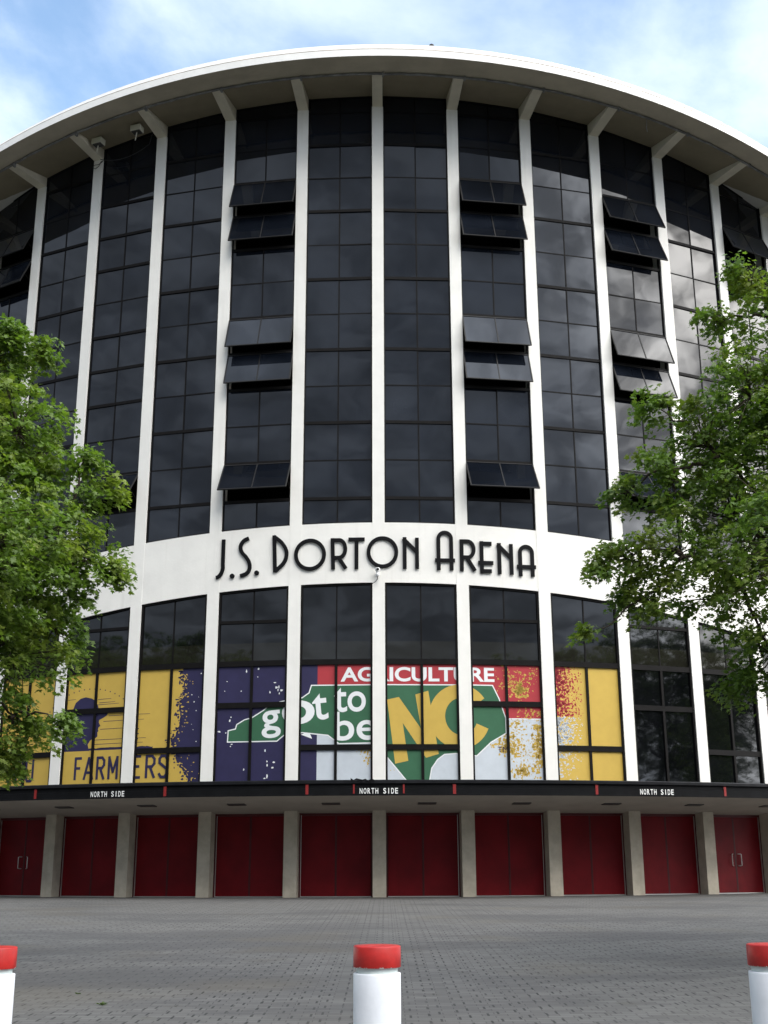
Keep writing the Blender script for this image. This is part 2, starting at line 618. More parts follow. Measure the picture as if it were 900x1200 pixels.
for i in range(0, 161):
    k = -8 + i * 0.1
    pts.append(cyl(k * SP, GUT(k) - 0.055 + pr.uniform(-0.012, 0.012), 1.64 + pr.uniform(-0.012, 0.012)))
b.tube(pts, 0.045, PIPE, 6)
for k in range(-7, 8):
    fn = bayfn(k)
    b.fbox(fn, 0.17, 0.24, GUT(k) - 0.16, GUT(k) + 0.0, 1.62, 1.74, PIPE)
b.build('gutter_pipe', arena)

b = MB()
N = 72
t1 = (KMAX + 1) * DL
rim = [cyl(k * SP, ETOP(k) + 0.03, 2.2) for k in np.linspace(-KMAX - 1, KMAX + 1, 60)]
zb = ETOP(KMAX + 1) + 0.03
for i in range(1, N):
    t = t1 + (2 * math.pi - 2 * t1) * i / N
    rim.append((math.sin(t) * (R0 + 2.2), R0 - math.cos(t) * (R0 + 2.2), zb))
ctr = (0, R0, 27.4)
for i in range(len(rim)):
    b.poly([rim[i], rim[(i + 1) % len(rim)], ctr], ROOF)
b.build('roof', arena)
b = MB()
V, F = [], []
for i in range(N + 1):
    t = KMAX * DL + (2 * math.pi - 2 * KMAX * DL) * i / N
    for z in (0, zb - 0.1):
        V.append((math.sin(t) * (R0 - 0.1), R0 - math.cos(t) * (R0 - 0.1), z))
F = [(2 * i, 2 * i + 2, 2 * i + 3, 2 * i + 1) for i in range(N)]
b.mesh(V, F, WHITE)
b.build('rear_wall', arena)
b = MB()
sweep(b, [(-1.6, 0.0), (-1.6, 27.9)], -KMAX, KMAX, 60, INTER)  # near-black backing, its colour stands in for the unlit interior
for zf in (3.2, 7.5, 10.6):
    sweep(b, [(-1.6, zf), (-0.55, zf)], -KMAX, KMAX, 60, INTER)
b.build('dark_backing', arena)

# ---- upper windows
Z0, DZ = 12.55, 1.336
REC = -0.10
UH = HALF - 0.19
OPEN = {1.5: (9, 8, 5, 4, 1), 3.5: (9, 8, 5, 4, 1), 5.5: (9, 8), -1.5: (9, 8, 5, 4, 1), -3.5: (1,), -5.5: (9, 8, 5)}
# sash n covers Z0+(n-1)*DZ .. Z0+n*DZ and hangs from its top
for bi in range(-KMAX, KMAX):
    bc = bi + 0.5
    fn = bayfn(bc, REC)
    typeB = (int(abs(bc)) % 2 == 1)
    opens = OPEN.get(bc, ())
    ztop = lambda u: GTOP(bc + u / SP)
    zbot = lambda u: BTOP(bc + u / SP)
    prng = random.Random(100 + bi)
    levels = [None] + [Z0 + n * DZ for n in range(0, 12)] + [None]
    g = MB()
    open_rows = set(opens)
    for ri in range(len(levels) - 1):
        n = ri                # row ri lies below level index n=ri (levels[ri+1] = Z0 + ri*DZ)
        if n in open_rows:
            for sg in (-1, 1):
                g.poly([fn(sg * UH, levels[ri], 0.0), fn(sg * (UH - 0.03), levels[ri], 0.0), fn(sg * (UH - 0.03), levels[ri + 1], 0.0), fn(sg * UH, levels[ri + 1], 0.0)], FRAME)
            continue
        for side in (-1, 1):
            u0, u1 = (-UH, 0) if side < 0 else (0, UH)
            lo = [levels[ri]] * 2 if levels[ri] is not None else [zbot(u0) - 0.05, zbot(u1) - 0.05]
            hi = [levels[ri + 1]] * 2 if levels[ri + 1] is not None else [ztop(u0) + 0.05, ztop(u1) + 0.05]
            if min(hi[0] - lo[0], hi[1] - lo[1]) < 0.05:
                continue
            # every pane sits a little differently in its frame
            jit = [prng.uniform(-0.007, 0.007) for _ in range(3)]
            g.poly([fn(u0, lo[0], jit[0]), fn(u1, lo[1], jit[1]), fn(u1, hi[1], jit[1] + jit[2]), fn(u0, hi[0], jit[0] + jit[2])], GLASS)
    win = g.build('window', arena)
    f = MB()
    e = 0.055
    for s_ in (-1, 1):
        u0, u1 = (-UH - 0.005, -UH + e) if s_ < 0 else (UH - e, UH + 0.005)
        f.hexa([fn(u0, zbot(u0) - .06, -.06), fn(u1, zbot(u1) - .06, -.06), fn(u1, zbot(u1) - .06, .05), fn(u0, zbot(u0) - .06, .05),
                fn(u0, ztop(u0) + .06, -.06), fn(u1, ztop(u1) + .06, -.06), fn(u1, ztop(u1) + .06, .05), fn(u0, ztop(u0) + .06, .05)], FRAME)
    for zf_, h in ((zbot, 0.05), (ztop, 0.09)):
        sg = 1 if zf_ is zbot else -1
        a, c_ = zf_(-UH), zf_(UH)
        f.hexa([fn(-UH + e, a - .06, -.058), fn(UH - e, c_ - .06, -.058), fn(UH - e, c_ - .06, .044), fn(-UH + e, a - .06, .044),
                fn(-UH + e, a + .06, -.058), fn(UH - e, c_ + .06, -.058), fn(UH - e, c_ + .06, .044), fn(-UH + e, a + .06, .044)], FRAME)
    for n in range(0, 12):
        z = Z0 + n * DZ
        if z > ztop(UH) - 0.15 or z > ztop(-UH) - 0.15:
            continue
        thick = (n in (11, 9, 8, 7, 5, 4, 3, 1, 0)) if typeB else (n % 2 == 0)
        h = 0.052 if thick else 0.020
        f.fbox(fn, -UH + e, UH - e, z - h, z + h, -0.056, 0.04 if thick else 0.014, FRAME)
    # centre bar, broken where sashes hang
    segs, cur = [], zbot(0)
    for n in sorted(open_rows):
        zl, zh = Z0 + (n - 1) * DZ, Z0 + n * DZ
        if zl > cur + 0.01:
            segs.append((cur, zl))
        cur = zh
    segs.append((cur, ztop(0)))
    for a, c_ in segs:
        f.fbox(fn, -0.021, 0.021, a, c_, -0.054, 0.018, FRAME)
    f.build('frame', win)
    for n in opens:
        zt = Z0 + n * DZ - 0.05
        L = DZ - 0.06
        tl = rad({9: 24, 8: 24, 5: 21, 4: 21, 1: 34}[n] + prng.uniform(-0.7, 0.7))
        ct, st = math.cos(tl), math.sin(tl)
        sf = lambda u, q, w: fn(u, zt - q * ct + w * st, 0.06 + q * st + w * ct)   # q down the sash, w outwards
        s = MB()
        hw = UH - 0.01
        fb = lambda a0, a1, q0, q1, w0, w1, m: s.hexa([sf(a0, q1, w0), sf(a1, q1, w0), sf(a1, q1, w1), sf(a0, q1, w1), sf(a0, q0, w0), sf(a1, q0, w0), sf(a1, q0, w1), sf(a0, q0, w1)], m)
        fr = 0.035
        fb(-hw, -hw + fr, 0, L, -0.02, 0.025, SASHF)
        fb(hw - fr, hw, 0, L, -0.02, 0.025, SASHF)
        fb(-hw + fr, hw - fr, 0, fr, -0.02, 0.022, SASHF)
        fb(-hw + fr, hw - fr, L - fr, L, -0.02, 0.022, SASHF)
        fb(-0.018, 0.018, fr, L - fr, -0.018, 0.018, SASHF)
        gm_ = GLASS
        s.poly([sf(-hw + fr, L - fr, 0.004), sf(-0.018, L - fr, 0.004), sf(-0.018, fr, 0.004), sf(-hw + fr, fr, 0.004)], gm_)
        s.poly([sf(0.018, L - fr, 0.004), sf(hw - fr, L - fr, 0.004), sf(hw - fr, fr, 0.004), sf(0.018, fr, 0.004)], gm_)
        # stay arms
        for sg in (-1, 1):
            p0 = Vector(fn(sg * (hw - 0.03), zt - L * 0.80, -0.05))
            p1 = Vector(sf(sg * (hw - 0.05), L * 0.62, -0.02))
            s.tube([p0, p1], 0.012, FRAME, 4)
        s.build('sash', win)

# ---- lower windows
LREC = -0.09
ZL0 = 3.36
low_win = {}
for bi in range(-KMAX, KMAX):
    bc = bi + 0.5
    fn = bayfn(bc, LREC)
    typeB = (int(abs(bc)) % 2 == 1)
    ztop = lambda u: BBOT(bc + u / SP)
    prng = random.Random(300 + bi)
    if typeB:
        rows = [(5.80, 0.085), (7.12, 0.085), (8.47, 0.05)]
    else:
        rows = [(4.45, 0.085), (7.12, 0.085)]
    zs = [ZL0] + [r[0] for r in rows] + [None]
    g = MB()
    for i in range(len(zs) - 1):
        for s_ in (-1, 1):
            u0, u1 = (-UH, 0) if s_ < 0 else (0, UH)
            hi = [zs[i + 1]] * 2 if zs[i + 1] else [ztop(u0) + 0.05, ztop(u1) + 0.05]
            j = [prng.uniform(-0.003, 0.003) for _ in range(3)]
            g.poly([fn(u0, zs[i], j[0]), fn(u1, zs[i], j[1]), fn(u1, hi[1], j[1] + j[2]), fn(u0, hi[0], j[0] + j[2])], GLASSL)
    win = g.build('window', arena)
    low_win[bc] = win
    f = MB()
    e = 0.075
    for s_ in (-1, 1):
        u0, u1 = (-UH - 0.005, -UH + e) if s_ < 0 else (UH - e, UH + 0.005)
        f.hexa([fn(u0, ZL0, -.06), fn(u1, ZL0, -.06), fn(u1, ZL0, .07), fn(u0, ZL0, .07),
                fn(u0, ztop(u0) + .06, -.06), fn(u1, ztop(u1) + .06, -.06), fn(u1, ztop(u1) + .06, .07), fn(u0, ztop(u0) + .06, .07)], FRAME)
    a, c_ = ztop(-UH), ztop(UH)
    f.hexa([fn(-UH + e, a - .06, -.058), fn(UH - e, c_ - .06, -.058), fn(UH - e, c_ - .06, .064), fn(-UH + e, a - .06, .064),
            fn(-UH + e, a + .06, -.058), fn(UH - e, c_ + .06, -.058), fn(UH - e, c_ + .06, .064), fn(-UH + e, a + .06, .064)], FRAME)
    for z, h in rows:
        f.fbox(fn, -UH + e, UH - e, z - h, z + h, -0.056, 0.062, FRAME)
    f.fbox(fn, -0.042, 0.042, ZL0, 7.12 - 0.085, -0.054, 0.058, FRAME)
    f.fbox(fn, -0.02, 0.02, 7.12 + 0.085, ztop(0), -0.054, 0.02, FRAME)
    f.build('frame', win)

# ---- banner art: laid out along the facade (s along it, z up), cut to the panes of each bay
art = []          # (verts2d list, faces list, material)


def art_poly(pts, m):
    art.append(([tuple(p) for p in pts], [tuple(range(len(pts)))], m))


def art_multi(polys, m):
    V, F = [], []
    for p in polys:
        F.append(tuple(range(len(V), len(V) + len(p))))
        V += [tuple(q) for q in p]
    art.append((V, F, m))


def text_mesh(txt, offset=0.0):
    cu = bpy.data.curves.new('lettering', 'FONT')
    cu.body = txt
    cu.size = 1.0
    cu.offset = offset
    cu.resolution_u = 6
    o = bpy.data.objects.new('lettering', cu)
    COL.objects.link(o)
    dg = bpy.context.evaluated_depsgraph_get()
    dg.update()
    me = o.evaluated_get(dg).to_mesh()
    V = [(v.co.x, v.co.y) for v in me.vertices]
    F = [tuple(p.vertices) for p in me.polygons]
    o.evaluated_get(dg).to_mesh_clear()
    bpy.data.objects.remove(o)
    bpy.data.curves.remove(cu)
    return V, F


def art_text(txt, s0, s1, z0, z1, m, offset=0.0, rot=0.0, shear=0.0):
    V, F = text_mesh(txt, offset)
    xs = [v[0] for v in V]
    ys_ = [v[1] for v in V]
    sx, sy = (s1 - s0) / (max(xs) - min(xs)), (z1 - z0) / (max(ys_) - min(ys_))
    mx, my = (max(xs) + min(xs)) / 2, (max(ys_) + min(ys_)) / 2
    ca, sa = math.cos(rot), math.sin(rot)
    W = []
    for x, y in V:
        a, b_ = (x - mx) * sx, (y - my) * sy
        a += b_ * shear
        W.append(((s0 + s1) / 2 + a * ca - b_ * sa, (z0 + z1) / 2 + a * sa + b_ * ca))
    art.append((W, F, m))


def blob(r_, cx, cz, rr, n=7):
    st = r_.uniform(0.6, 1.5)
    a0 = r_.uniform(0, 6.28)
    return [(cx + rr * r_.uniform(0.45, 1.2) * math.cos(a0 + 6.283 * i / n) * st, cz + rr * r_.uniform(0.45, 1.2) * math.sin(a0 + 6.283 * i / n) / st) for i in range(n)]


ar = random.Random(21)
art_poly([(-14, 3.3), (-5.9, 3.3), (-5.9, 7.1), (-14, 7.1)], GOLD)
art_poly([(5.5, 3.3), (8.2, 3.3), (8.2, 7.1), (5.5, 7.1)], GOLD)
# navy with a torn left edge
edge = [(-6.46, 7.1), (-6.44, 6.98), (-6.27, 6.55), (-6.31, 6.22), (-6.44, 6.1), (-6.38, 5.73), (-6.42, 5.49), (-6.37, 5.25), (-6.6, 5.02),
        (-6.66, 4.75), (-6.62, 4.55), (-6.46, 4.3), (-6.43, 4.07), (-6.23, 3.89), (-6.09, 3.62), (-5.9, 3.3)]
rag = []
for (a, z), (a2, z2) in zip(edge[:-1], edge[1:]):
    nn = max(2, int((z - z2) / 0.045))
    for i in range(nn):
        t = i / nn
        rag.append((a + (a2 - a) * t + ar.uniform(-0.09, 0.09), z + (z2 - z) * t))
rag.append(edge[-1])
art_poly(rag + [(-1.95, 3.3), (-1.95, 7.1)], NAVY)
fl = []
for z in np.arange(3.4, 7.0, 0.055):
    ex = np.interp(z, [e_[1] for e_ in reversed(edge)], [e_[0] for e_ in reversed(edge)])
    for _ in range(2):
        fl.append(blob(ar, ex - abs(ar.gauss(0, 0.10)), z + ar.uniform(-.03, .03), ar.uniform(0.02, 0.065), 6))
art_multi(fl, NAVY)
fl = []
for i in range(60):
    z = ar.uniform(3.5, 6.9)
    ex = np.interp(z, [e_[1] for e_ in reversed(edge)], [e_[0] for e_ in reversed(edge)])
    fl.append(blob(ar, ex + ar.uniform(0.03, 0.6) * (1.0 if z < 4.3 else 0.4), z, ar.uniform(0.012, 0.035), 6))
art_multi(fl, GOLD)
fl = [blob(ar, ar.uniform(-5.2, -2.85), ar.uniform(3.5, 7.0), ar.uniform(0.02, 0.05), 5) for _ in range(34)]
fl += [blob(ar, ar.uniform(-3.55, -3.1), ar.uniform(6.1, 6.45), ar.uniform(0.03, 0.06), 5) for _ in range(7)]
fl += [blob(ar, ar.uniform(-6.1, -5.7), ar.uniform(4.0, 6.9), ar.uniform(0.015, 0.03), 5) for _ in range(8)]
art_multi(fl, WHB)
# red strip and pale field
art_poly([(-1.95, 3.3), (5.6, 3.3), (5.6, 5.35), (-1.95, 5.35)], PALE)
art_poly([(-1.95, 5.345), (5.6, 5.345), (5.6, 7.1), (-1.95, 7.1)], REDB)
art_poly([(3.9, 5.33), (5.6, 5.33), (5.6, 5.36), (3.9, 5.36)], WHB)
art_poly([(-2.45, 4.85), (-2.1, 4.72), (-2.2, 4.95)], WHB)
# torn gold specks
def cluster(cs, cz, rs, rz, n, lo=0.012, hi=0.05):
    return [blob(ar, ar.gauss(cs, rs), ar.gauss(cz, rz), lo + (hi - lo) * ar.random() ** 2.2, 6) for _ in range(int(n * 1.7))]
sp = cluster(4.3, 6.55, 0.30, 0.22, 80) + cluster(4.5, 6.25, 0.14, 0.10, 60, 0.02, 0.07) + cluster(5.0, 6.8, 0.12, 0.12, 22) + cluster(4.8, 5.5, 0.3, 0.1, 40)
sp += cluster(4.1, 4.55, 0.22, 0.20, 110, 0.02, 0.07) + cluster(4.35, 5.2, 0.10, 0.08, 24) + cluster(5.1, 4.5, 0.12, 0.35, 150, 0.02, 0.075)
sp += cluster(4.6, 4.2, 0.25, 0.18, 40) + cluster(4.5, 3.72, 0.13, 0.10, 60, 0.02, 0.06) + cluster(4.9, 3.8, 0.25, 0.2, 30) + cluster(4.3, 4.9, 0.3, 0.25, 40)
sp += cluster(-0.5, 4.3, 0.13, 0.07, 18) + cluster(-0.35, 4.05, 0.06, 0.10, 10) + cluster(0.5, 3.85, 0.08, 0.15, 12, 0.008, 0.02)
art_multi(sp, GOLD)
sp, sw = [], []
for _ in range(1100):
    s_ = 5.62 + abs(ar.gauss(0, 0.55))
    z = ar.uniform(5.45, 7.1)
    if s_ < 6.62:
        sp.append(blob(ar, s_, z, (0.010 + 0.052 * ar.random() ** 1.8) * (1.25 - (s_ - 5.62) * 0.75), 6))
for _ in range(800):
    s_ = 5.62 + abs(ar.gauss(0, 0.45))
    z = 5.42 - abs(ar.gauss(0, 0.85))
    if s_ < 6.62 and z > 3.3:
        sw.append(blob(ar, s_, z, (0.009 + 0.043 * ar.random() ** 1.8) * (1.2 - (s_ - 5.62) * 0.7), 6))
art_multi(sp, REDB)
art_multi(sw, PALE)
# green state outline with its white border
green = [(-4.8, 4.68), (-4.79, 5.0), (-4.56, 5.05), (-4.52, 5.19), (-4.28, 5.33), (-4.04, 5.39), (-3.66, 5.62), (-3.45, 5.80), (-2.9, 5.92), (-2.43, 5.98),
         (-2.2, 6.14), (-2.13, 6.37), (3.62, 6.37), (3.82, 5.95), (4.01, 5.36), (4.01, 4.90), (3.52, 4.62), (3.06, 4.20), (2.4, 4.27), (2.03, 4.24), (1.81, 4.08),
         (1.62, 3.81), (1.52, 3.3), (0.98, 3.3), (0.29, 4.12), (-0.1, 4.6), (-1.25, 4.58), (-1.60, 4.84), (-2.41, 4.93), (-3.02, 4.85), (-3.23, 4.68)]


def grow(poly, d):
    n = len(poly)
    res = []
    area = sum(poly[i][0] * poly[(i + 1) % n][1] - poly[(i + 1) % n][0] * poly[i][1] for i in range(n))
    sg = 1 if area > 0 else -1
    for i in range(n):
        p0, p1, p2 = Vector(poly[i - 1]), Vector(poly[i]), Vector(poly[(i + 1) % n])
        e1, e2 = (p1 - p0).normalized(), (p2 - p1).normalized()
        n1_, n2_ = Vector((e1.y, -e1.x)) * sg, Vector((e2.y, -e2.x)) * sg
        mm = (n1_ + n2_)
        mm = mm / max(0.6, mm.length_squared / 2)
        res.append((p1.x + mm.x * d, p1.y + mm.y * d))
    return res


art_poly(grow(green, 0.035), WHB)
art_poly(green, GREEN)
art_text('AGRICULTURE', -1.22, 3.70, 6.49, 6.95, WHB, 0.028)
art_text('g', -3.74, -3.12, 4.76, 5.62, WHB, 0.014, 0.08)
art_text('o', -3.08, -2.03, 5.17, 5.92, WHB, 0.022, 0.06)
art_text('t', -2.10, -1.62, 5.30, 6.13, WHB, 0.014, 0.10)
art_text('to', -1.42, -0.42, 5.54, 6.31, WHB, 0.012, 0.02)
art_text('be', -1.40, -0.10, 4.66, 5.56, WHB, 0.012, 0.02)
# NC in heavy slanted strokes
art_poly([(0.26, 5.92), (0.63, 6.0), (0.91, 4.03), (0.50, 3.94)], GOLD)
art_poly([(0.26, 5.92), (0.63, 6.0), (1.86, 4.24), (1.46, 4.12)], GOLD)
art_poly([(1.15, 6.08), (1.56, 6.20), (1.86, 4.24), (1.46, 4.12)], GOLD)
cc, ro, ri = (2.55, 5.40), (0.98, 1.0), (0.52, 0.58)
a0, a1 = rad(35), rad(338)
outer = [(cc[0] + ro[0] * math.cos(a0 + (a1 - a0) * i / 40), cc[1] + ro[1] * math.sin(a0 + (a1 - a0) * i / 40)) for i in range(41)]
inner = [(cc[0] + 0.05 + ri[0] * math.cos(a0 + (a1 - a0) * i / 40), cc[1] + ri[1] * math.sin(a0 + (a1 - a0) * i / 40)) for i in range(41)]
V = outer + inner
art.append((V, [(i, i + 1, 41 + i + 1, 41 + i) for i in range(40)], GOLD))
art_text('TM', 3.74, 4.06, 4.30, 4.47, NAVY, 0.0)
# farmer with a cap, rays, field line and lettering
head = [(-10.72, 4.52), (-10.66, 4.95), (-10.52, 5.25), (-10.42, 5.5), (-10.40, 5.85), (-10.30, 6.10), (-10.12, 6.23), (-9.93, 6.27), (-9.70, 6.22), (-9.52, 6.12), (-9.43, 5.95), (-9.40, 5.83),
        (-9.22, 5.76), (-9.04, 5.71), (-9.08, 5.64), (-9.20, 5.57), (-9.36, 5.50), (-9.37, 5.42), (-9.30, 5.31), (-9.37, 5.26), (-9.385, 5.20), (-9.36, 5.15), (-9.40, 5.10), (-9.39, 4.98), (-9.46, 4.92), (-9.54, 4.92),
        (-9.66, 4.85), (-9.74, 4.72), (-9.70, 4.6), (-9.68, 4.52)]
art_poly(head, NAVY)
dots = []
for i in range(30):
    a = rad(172 - i * 6.2)
    dots.append([(-9.75 + 1.5 * math.cos(a) * 1.25 + 0.025 * math.cos(j * 1.257), 5.05 + 1.48 * math.sin(a) + 0.025 * math.sin(j * 1.257)) for j in range(5)])
art_multi(dots, NAVY)
ln = []
for s0, s1, z in ((-9.45, -8.95, 6.17), (-9.4, -8.8, 6.06), (-9.45, -8.65, 6.00), (-9.0, -7.5, 5.62), (-9.2, -7.7, 5.45), (-9.3, -7.9, 5.20), (-9.55, -7.6, 4.86), (-9.5, -7.7, 4.72), (-10.6, -10.3, 6.2)):
    ln.append([(s0, z - 0.009), (s1, z + 0.01), (s1, z + 0.022), (s0, z + 0.009)])
gr_ = [(-10.7, 4.47), (-7.35, 4.47)]
x = -7.35
tops = []
while x > -9.7:
    tops.append((x, 4.58 + ar.uniform(-0.03, 0.035)))
    x -= 0.03
ln.append([(-9.72, 4.53), (-7.35, 4.53)] + tops)
art_multi(ln, NAVY)


def strokes(polys, w, m):
    quads = []
    for pl in polys:
        for (a, z), (a2, z2) in zip(pl[:-1], pl[1:]):
            d = Vector((a2 - a, z2 - z))
            d = d / max(d.length, 1e-6)
            p = Vector((-d.y, d.x)) * w / 2
            q = d * w * 0.35
            quads.append([(a - q.x + p.x, z - q.y + p.y), (a - q.x - p.x, z - q.y - p.y), (a2 + q.x - p.x, z2 + q.y - p.y), (a2 + q.x + p.x, z2 + q.y + p.y)])
    # each stroke on its own layer so that no two lie in one plane
    for i, qd in enumerate(quads):
        art.append(([tuple(p) for p in qd], [(0, 1, 2, 3)], ('sub', m, i % 3)))


zb_, zt_ = 3.63, 4.29
def L_(ch, s, w):
    h = zt_ - zb_
    if ch == 'F':
        return [[(s, zb_), (s, zt_), (s + w, zt_)], [(s, zb_ + h * .52), (s + w * .8, zb_ + h * .52)]]
    if ch == 'A':
        return [[(s, zb_), (s + w * .5, zt_), (s + w, zb_)], [(s + w * .2, zb_ + h * .3), (s + w * .8, zb_ + h * .3)]]
    if ch == 'R':
        return [[(s, zb_), (s, zt_), (s + w * .7, zt_), (s + w, zt_ - h * .14), (s + w, zt_ - h * .36), (s + w * .7, zt_ - h * .5), (s, zt_ - h * .5)], [(s + w * .45, zt_ - h * .5), (s + w, zb_)]]
    if ch == 'M':
        return [[(s, zb_), (s, zt_), (s + w * .5, zb_ + h * .3), (s + w, zt_), (s + w, zb_)]]
    if ch == 'E':
        return [[(s + w, zt_), (s, zt_), (s, zb_), (s + w, zb_)], [(s, zb_ + h * .52), (s + w * .8, zb_ + h * .52)]]
    if ch == 'S':
        return [[(s + w, zt_ - h * .14), (s + w * .75, zt_), (s + w * .25, zt_), (s, zt_ - h * .14), (s, zt_ - h * .33), (s + w, zb_ + h * .38), (s + w, zb_ + h * .14), (s + w * .75, zb_), (s + w * .25, zb_), (s, zb_ + h * .14)]]
    if ch == 'U':
        return [[(s, zt_), (s, zb_ + h * .14), (s + w * .25, zb_), (s + w * .75, zb_), (s + w, zb_ + h * .14), (s + w, zt_)]]
    if ch == 'T':
        return [[(s, zt_), (s + w, zt_)], [(s + w * .5, zt_), (s + w * .5, zb_)]]


for ch, s, w in (('T', -13.05, .26), ('R', -12.57, .27), ('U', -12.15, .28), ('F', -10.15, .20), ('A', -9.80, .31), ('R', -9.32, .25), ('M', -8.88, .30), ('E', -7.98, .22), ('R', -7.53, .27), ('S', -7.08, .25)):
    strokes(L_(ch, s, w), 0.085, NAVY)

LAY = {}
for bc in [x_ - 0.5 for x_ in range(-4, 4)]:
    fn = bayfn(bc, LREC)
    s0 = bc * SP
    um = UH - 0.07
    mb = MB()
    lay = 0
    for V, F, m in art:
        if isinstance(m, tuple):
            m = m[1]
        if max(v[0] for v in V) < s0 - um or min(v[0] for v in V) > s0 + um:
            continue
        lay += 1
        d = 0.006 + lay * 0.0007
        bm = bmesh.new()
        vs = [bm.verts.new((v[0], v[1], 0)) for v in V]
        for fc in F:
            try:
                bm.faces.new([vs[i] for i in fc])
            except ValueError:
                pass
        if any(len(fc.verts) > 8 for fc in bm.faces):
            bmesh.ops.triangulate(bm, faces=list(bm.faces))
        for co_, no_ in (((s0 - um, 0, 0), (-1, 0, 0)), ((s0 + um, 0, 0), (1, 0, 0)), ((0, ZL0 + .02, 0), (0, -1, 0)), ((0, 7.08, 0), (0, 1, 0))):
            bmesh.ops.bisect_plane(bm, geom=list(bm.verts) + list(bm.edges) + list(bm.faces), plane_co=co_, plane_no=no_, clear_outer=True)
        if bm.faces:
            bm.verts.index_update()
            W = [fn(v.co.x - s0, v.co.y, d) for v in bm.verts]
            FF = []
            for fc in bm.faces:
                ix = [v.index for v in fc.verts]
                if fc.normal.z < 0:
                    ix.reverse()
                FF.append(tuple(ix))
            mb.mesh(W, FF, m)
        bm.free()
    ban = mb.build('banner', low_win[bc])

# ---- name lettering
def ribbon(mb, fn, pts, w, d0, d1, m, closed=False):
    n = len(pts)
    L, Rr_ = [], []
    for i in range(n):
        if closed:
            p0, p2 = Vector(pts[i - 1]), Vector(pts[(i + 1) % n])
        else:
            p0, p2 = Vector(pts[max(i - 1, 0)]), Vector(pts[min(i + 1, n - 1)])
        p1 = Vector(pts[i])
        e1 = (p1 - p0).normalized() if (p1 - p0).length > 1e-6 else (p2 - p1).normalized()
        e2 = (p2 - p1).normalized() if (p2 - p1).length > 1e-6 else e1
        n1_, n2_ = Vector((-e1.y, e1.x)), Vector((-e2.y, e2.x))
        mm = n1_ + n2_
        mm = mm / max(0.5, mm.length_squared / 2) * (w / 2)
        L.append(p1 + mm)
        Rr_.append(p1 - mm)
    V = []
    for d in (d0, d1):
        V += [fn(p.x, p.y, d) for p in L] + [fn(p.x, p.y, d) for p in Rr_]
    F = []
    cnt = n if closed else n - 1
    for i in range(cnt):
        j = (i + 1) % n
        F += [(2 * n + i, 3 * n + i, 3 * n + j, 2 * n + j), (i, j, n + j, n + i), (i, 2 * n + i, 2 * n + j, j), (n + i, n + j, 3 * n + j, 3 * n + i)]
    if not closed:
        F += [(0, n, 3 * n, 2 * n), (n - 1, 3 * n - 1, 4 * n - 1, 2 * n - 1)]
    mb.mesh(V, F, m)


def arc(cx, cz, rx, rz, a0, a1, n=16):
    return [(cx + rx * math.cos(rad(a0 + (a1 - a0) * i / n)), cz + rz * math.sin(rad(a0 + (a1 - a0) * i / n))) for i in range(n + 1)]


def spline(P, n=6):
    res = []
    for i in range(len(P) - 1):
        p0, p1, p2, p3 = [Vector(P[max(0, min(len(P) - 1, i + j))]) for j in (-1, 0, 1, 2)]
        for j in range(n):
            t = j / n
            q = 0.5 * ((2 * p1) + (p2 - p0) * t + (2 * p0 - 5 * p1 + 4 * p2 - p3) * t * t + (3 * p1 - p0 - 3 * p2 + p3) * t ** 3)
            res.append((q.x, q.y))
    res.append(tuple(P[-1]))
    return res


LW = 0.122


def letter(strk, sc, lw=LW, name='sign_letter'):
    """strk: list of (points, closed) in (s, z); the letter is a flat plate standing off the band on its tangent at sc"""
    t = sc / R0
    st, ct = math.sin(t), math.cos(t)
    fn = lambda u, z, d: (st * (R0 + d) + ct * (u - sc), R0 - ct * (R0 + d) + st * (u - sc), z)
    mb = MB()
    for i, (pts, closed) in enumerate(strk):
        ribbon(mb, fn, pts, lw, 0.018 + 0.002 * i, 0.062 + 0.003 * i, LETB, closed)
    return mb.build(name, arena)


def dot(s, z, r=0.08):
    t = s / R0
    st, ct = math.sin(t), math.cos(t)
    fn = lambda u, zz, d: (st * (R0 + d) + ct * u, R0 - ct * (R0 + d) + st * u, zz)
    mb = MB()
    n = 20
    V = [fn(r * math.cos(6.2832 * i / n), z + r * math.sin(6.2832 * i / n), d) for d in (0.018, 0.062) for i in range(n)]
    F = [tuple(range(n, 2 * n)), tuple(reversed(range(n)))] + [(i, (i + 1) % n, n + (i + 1) % n, n + i) for i in range(n)]
    mb.mesh(V, F, LETB)
    return mb.build('sign_letter', arena)


letter([([(-5.13, 11.24), (-5.13, 10.40)] + arc(-5.36, 10.34, 0.24, 0.38, -8, -88, 10), False)], -5.2)
dot(-4.80, 9.99)
letter([(spline([(-4.27, 11.24), (-4.44, 11.16), (-4.545, 10.98), (-4.50, 10.78), (-4.36, 10.62), (-4.24, 10.42), (-4.22, 10.22), (-4.31, 10.06), (-4.53, 9.98)]), False)], -4.4)
dot(-3.98, 10.06)
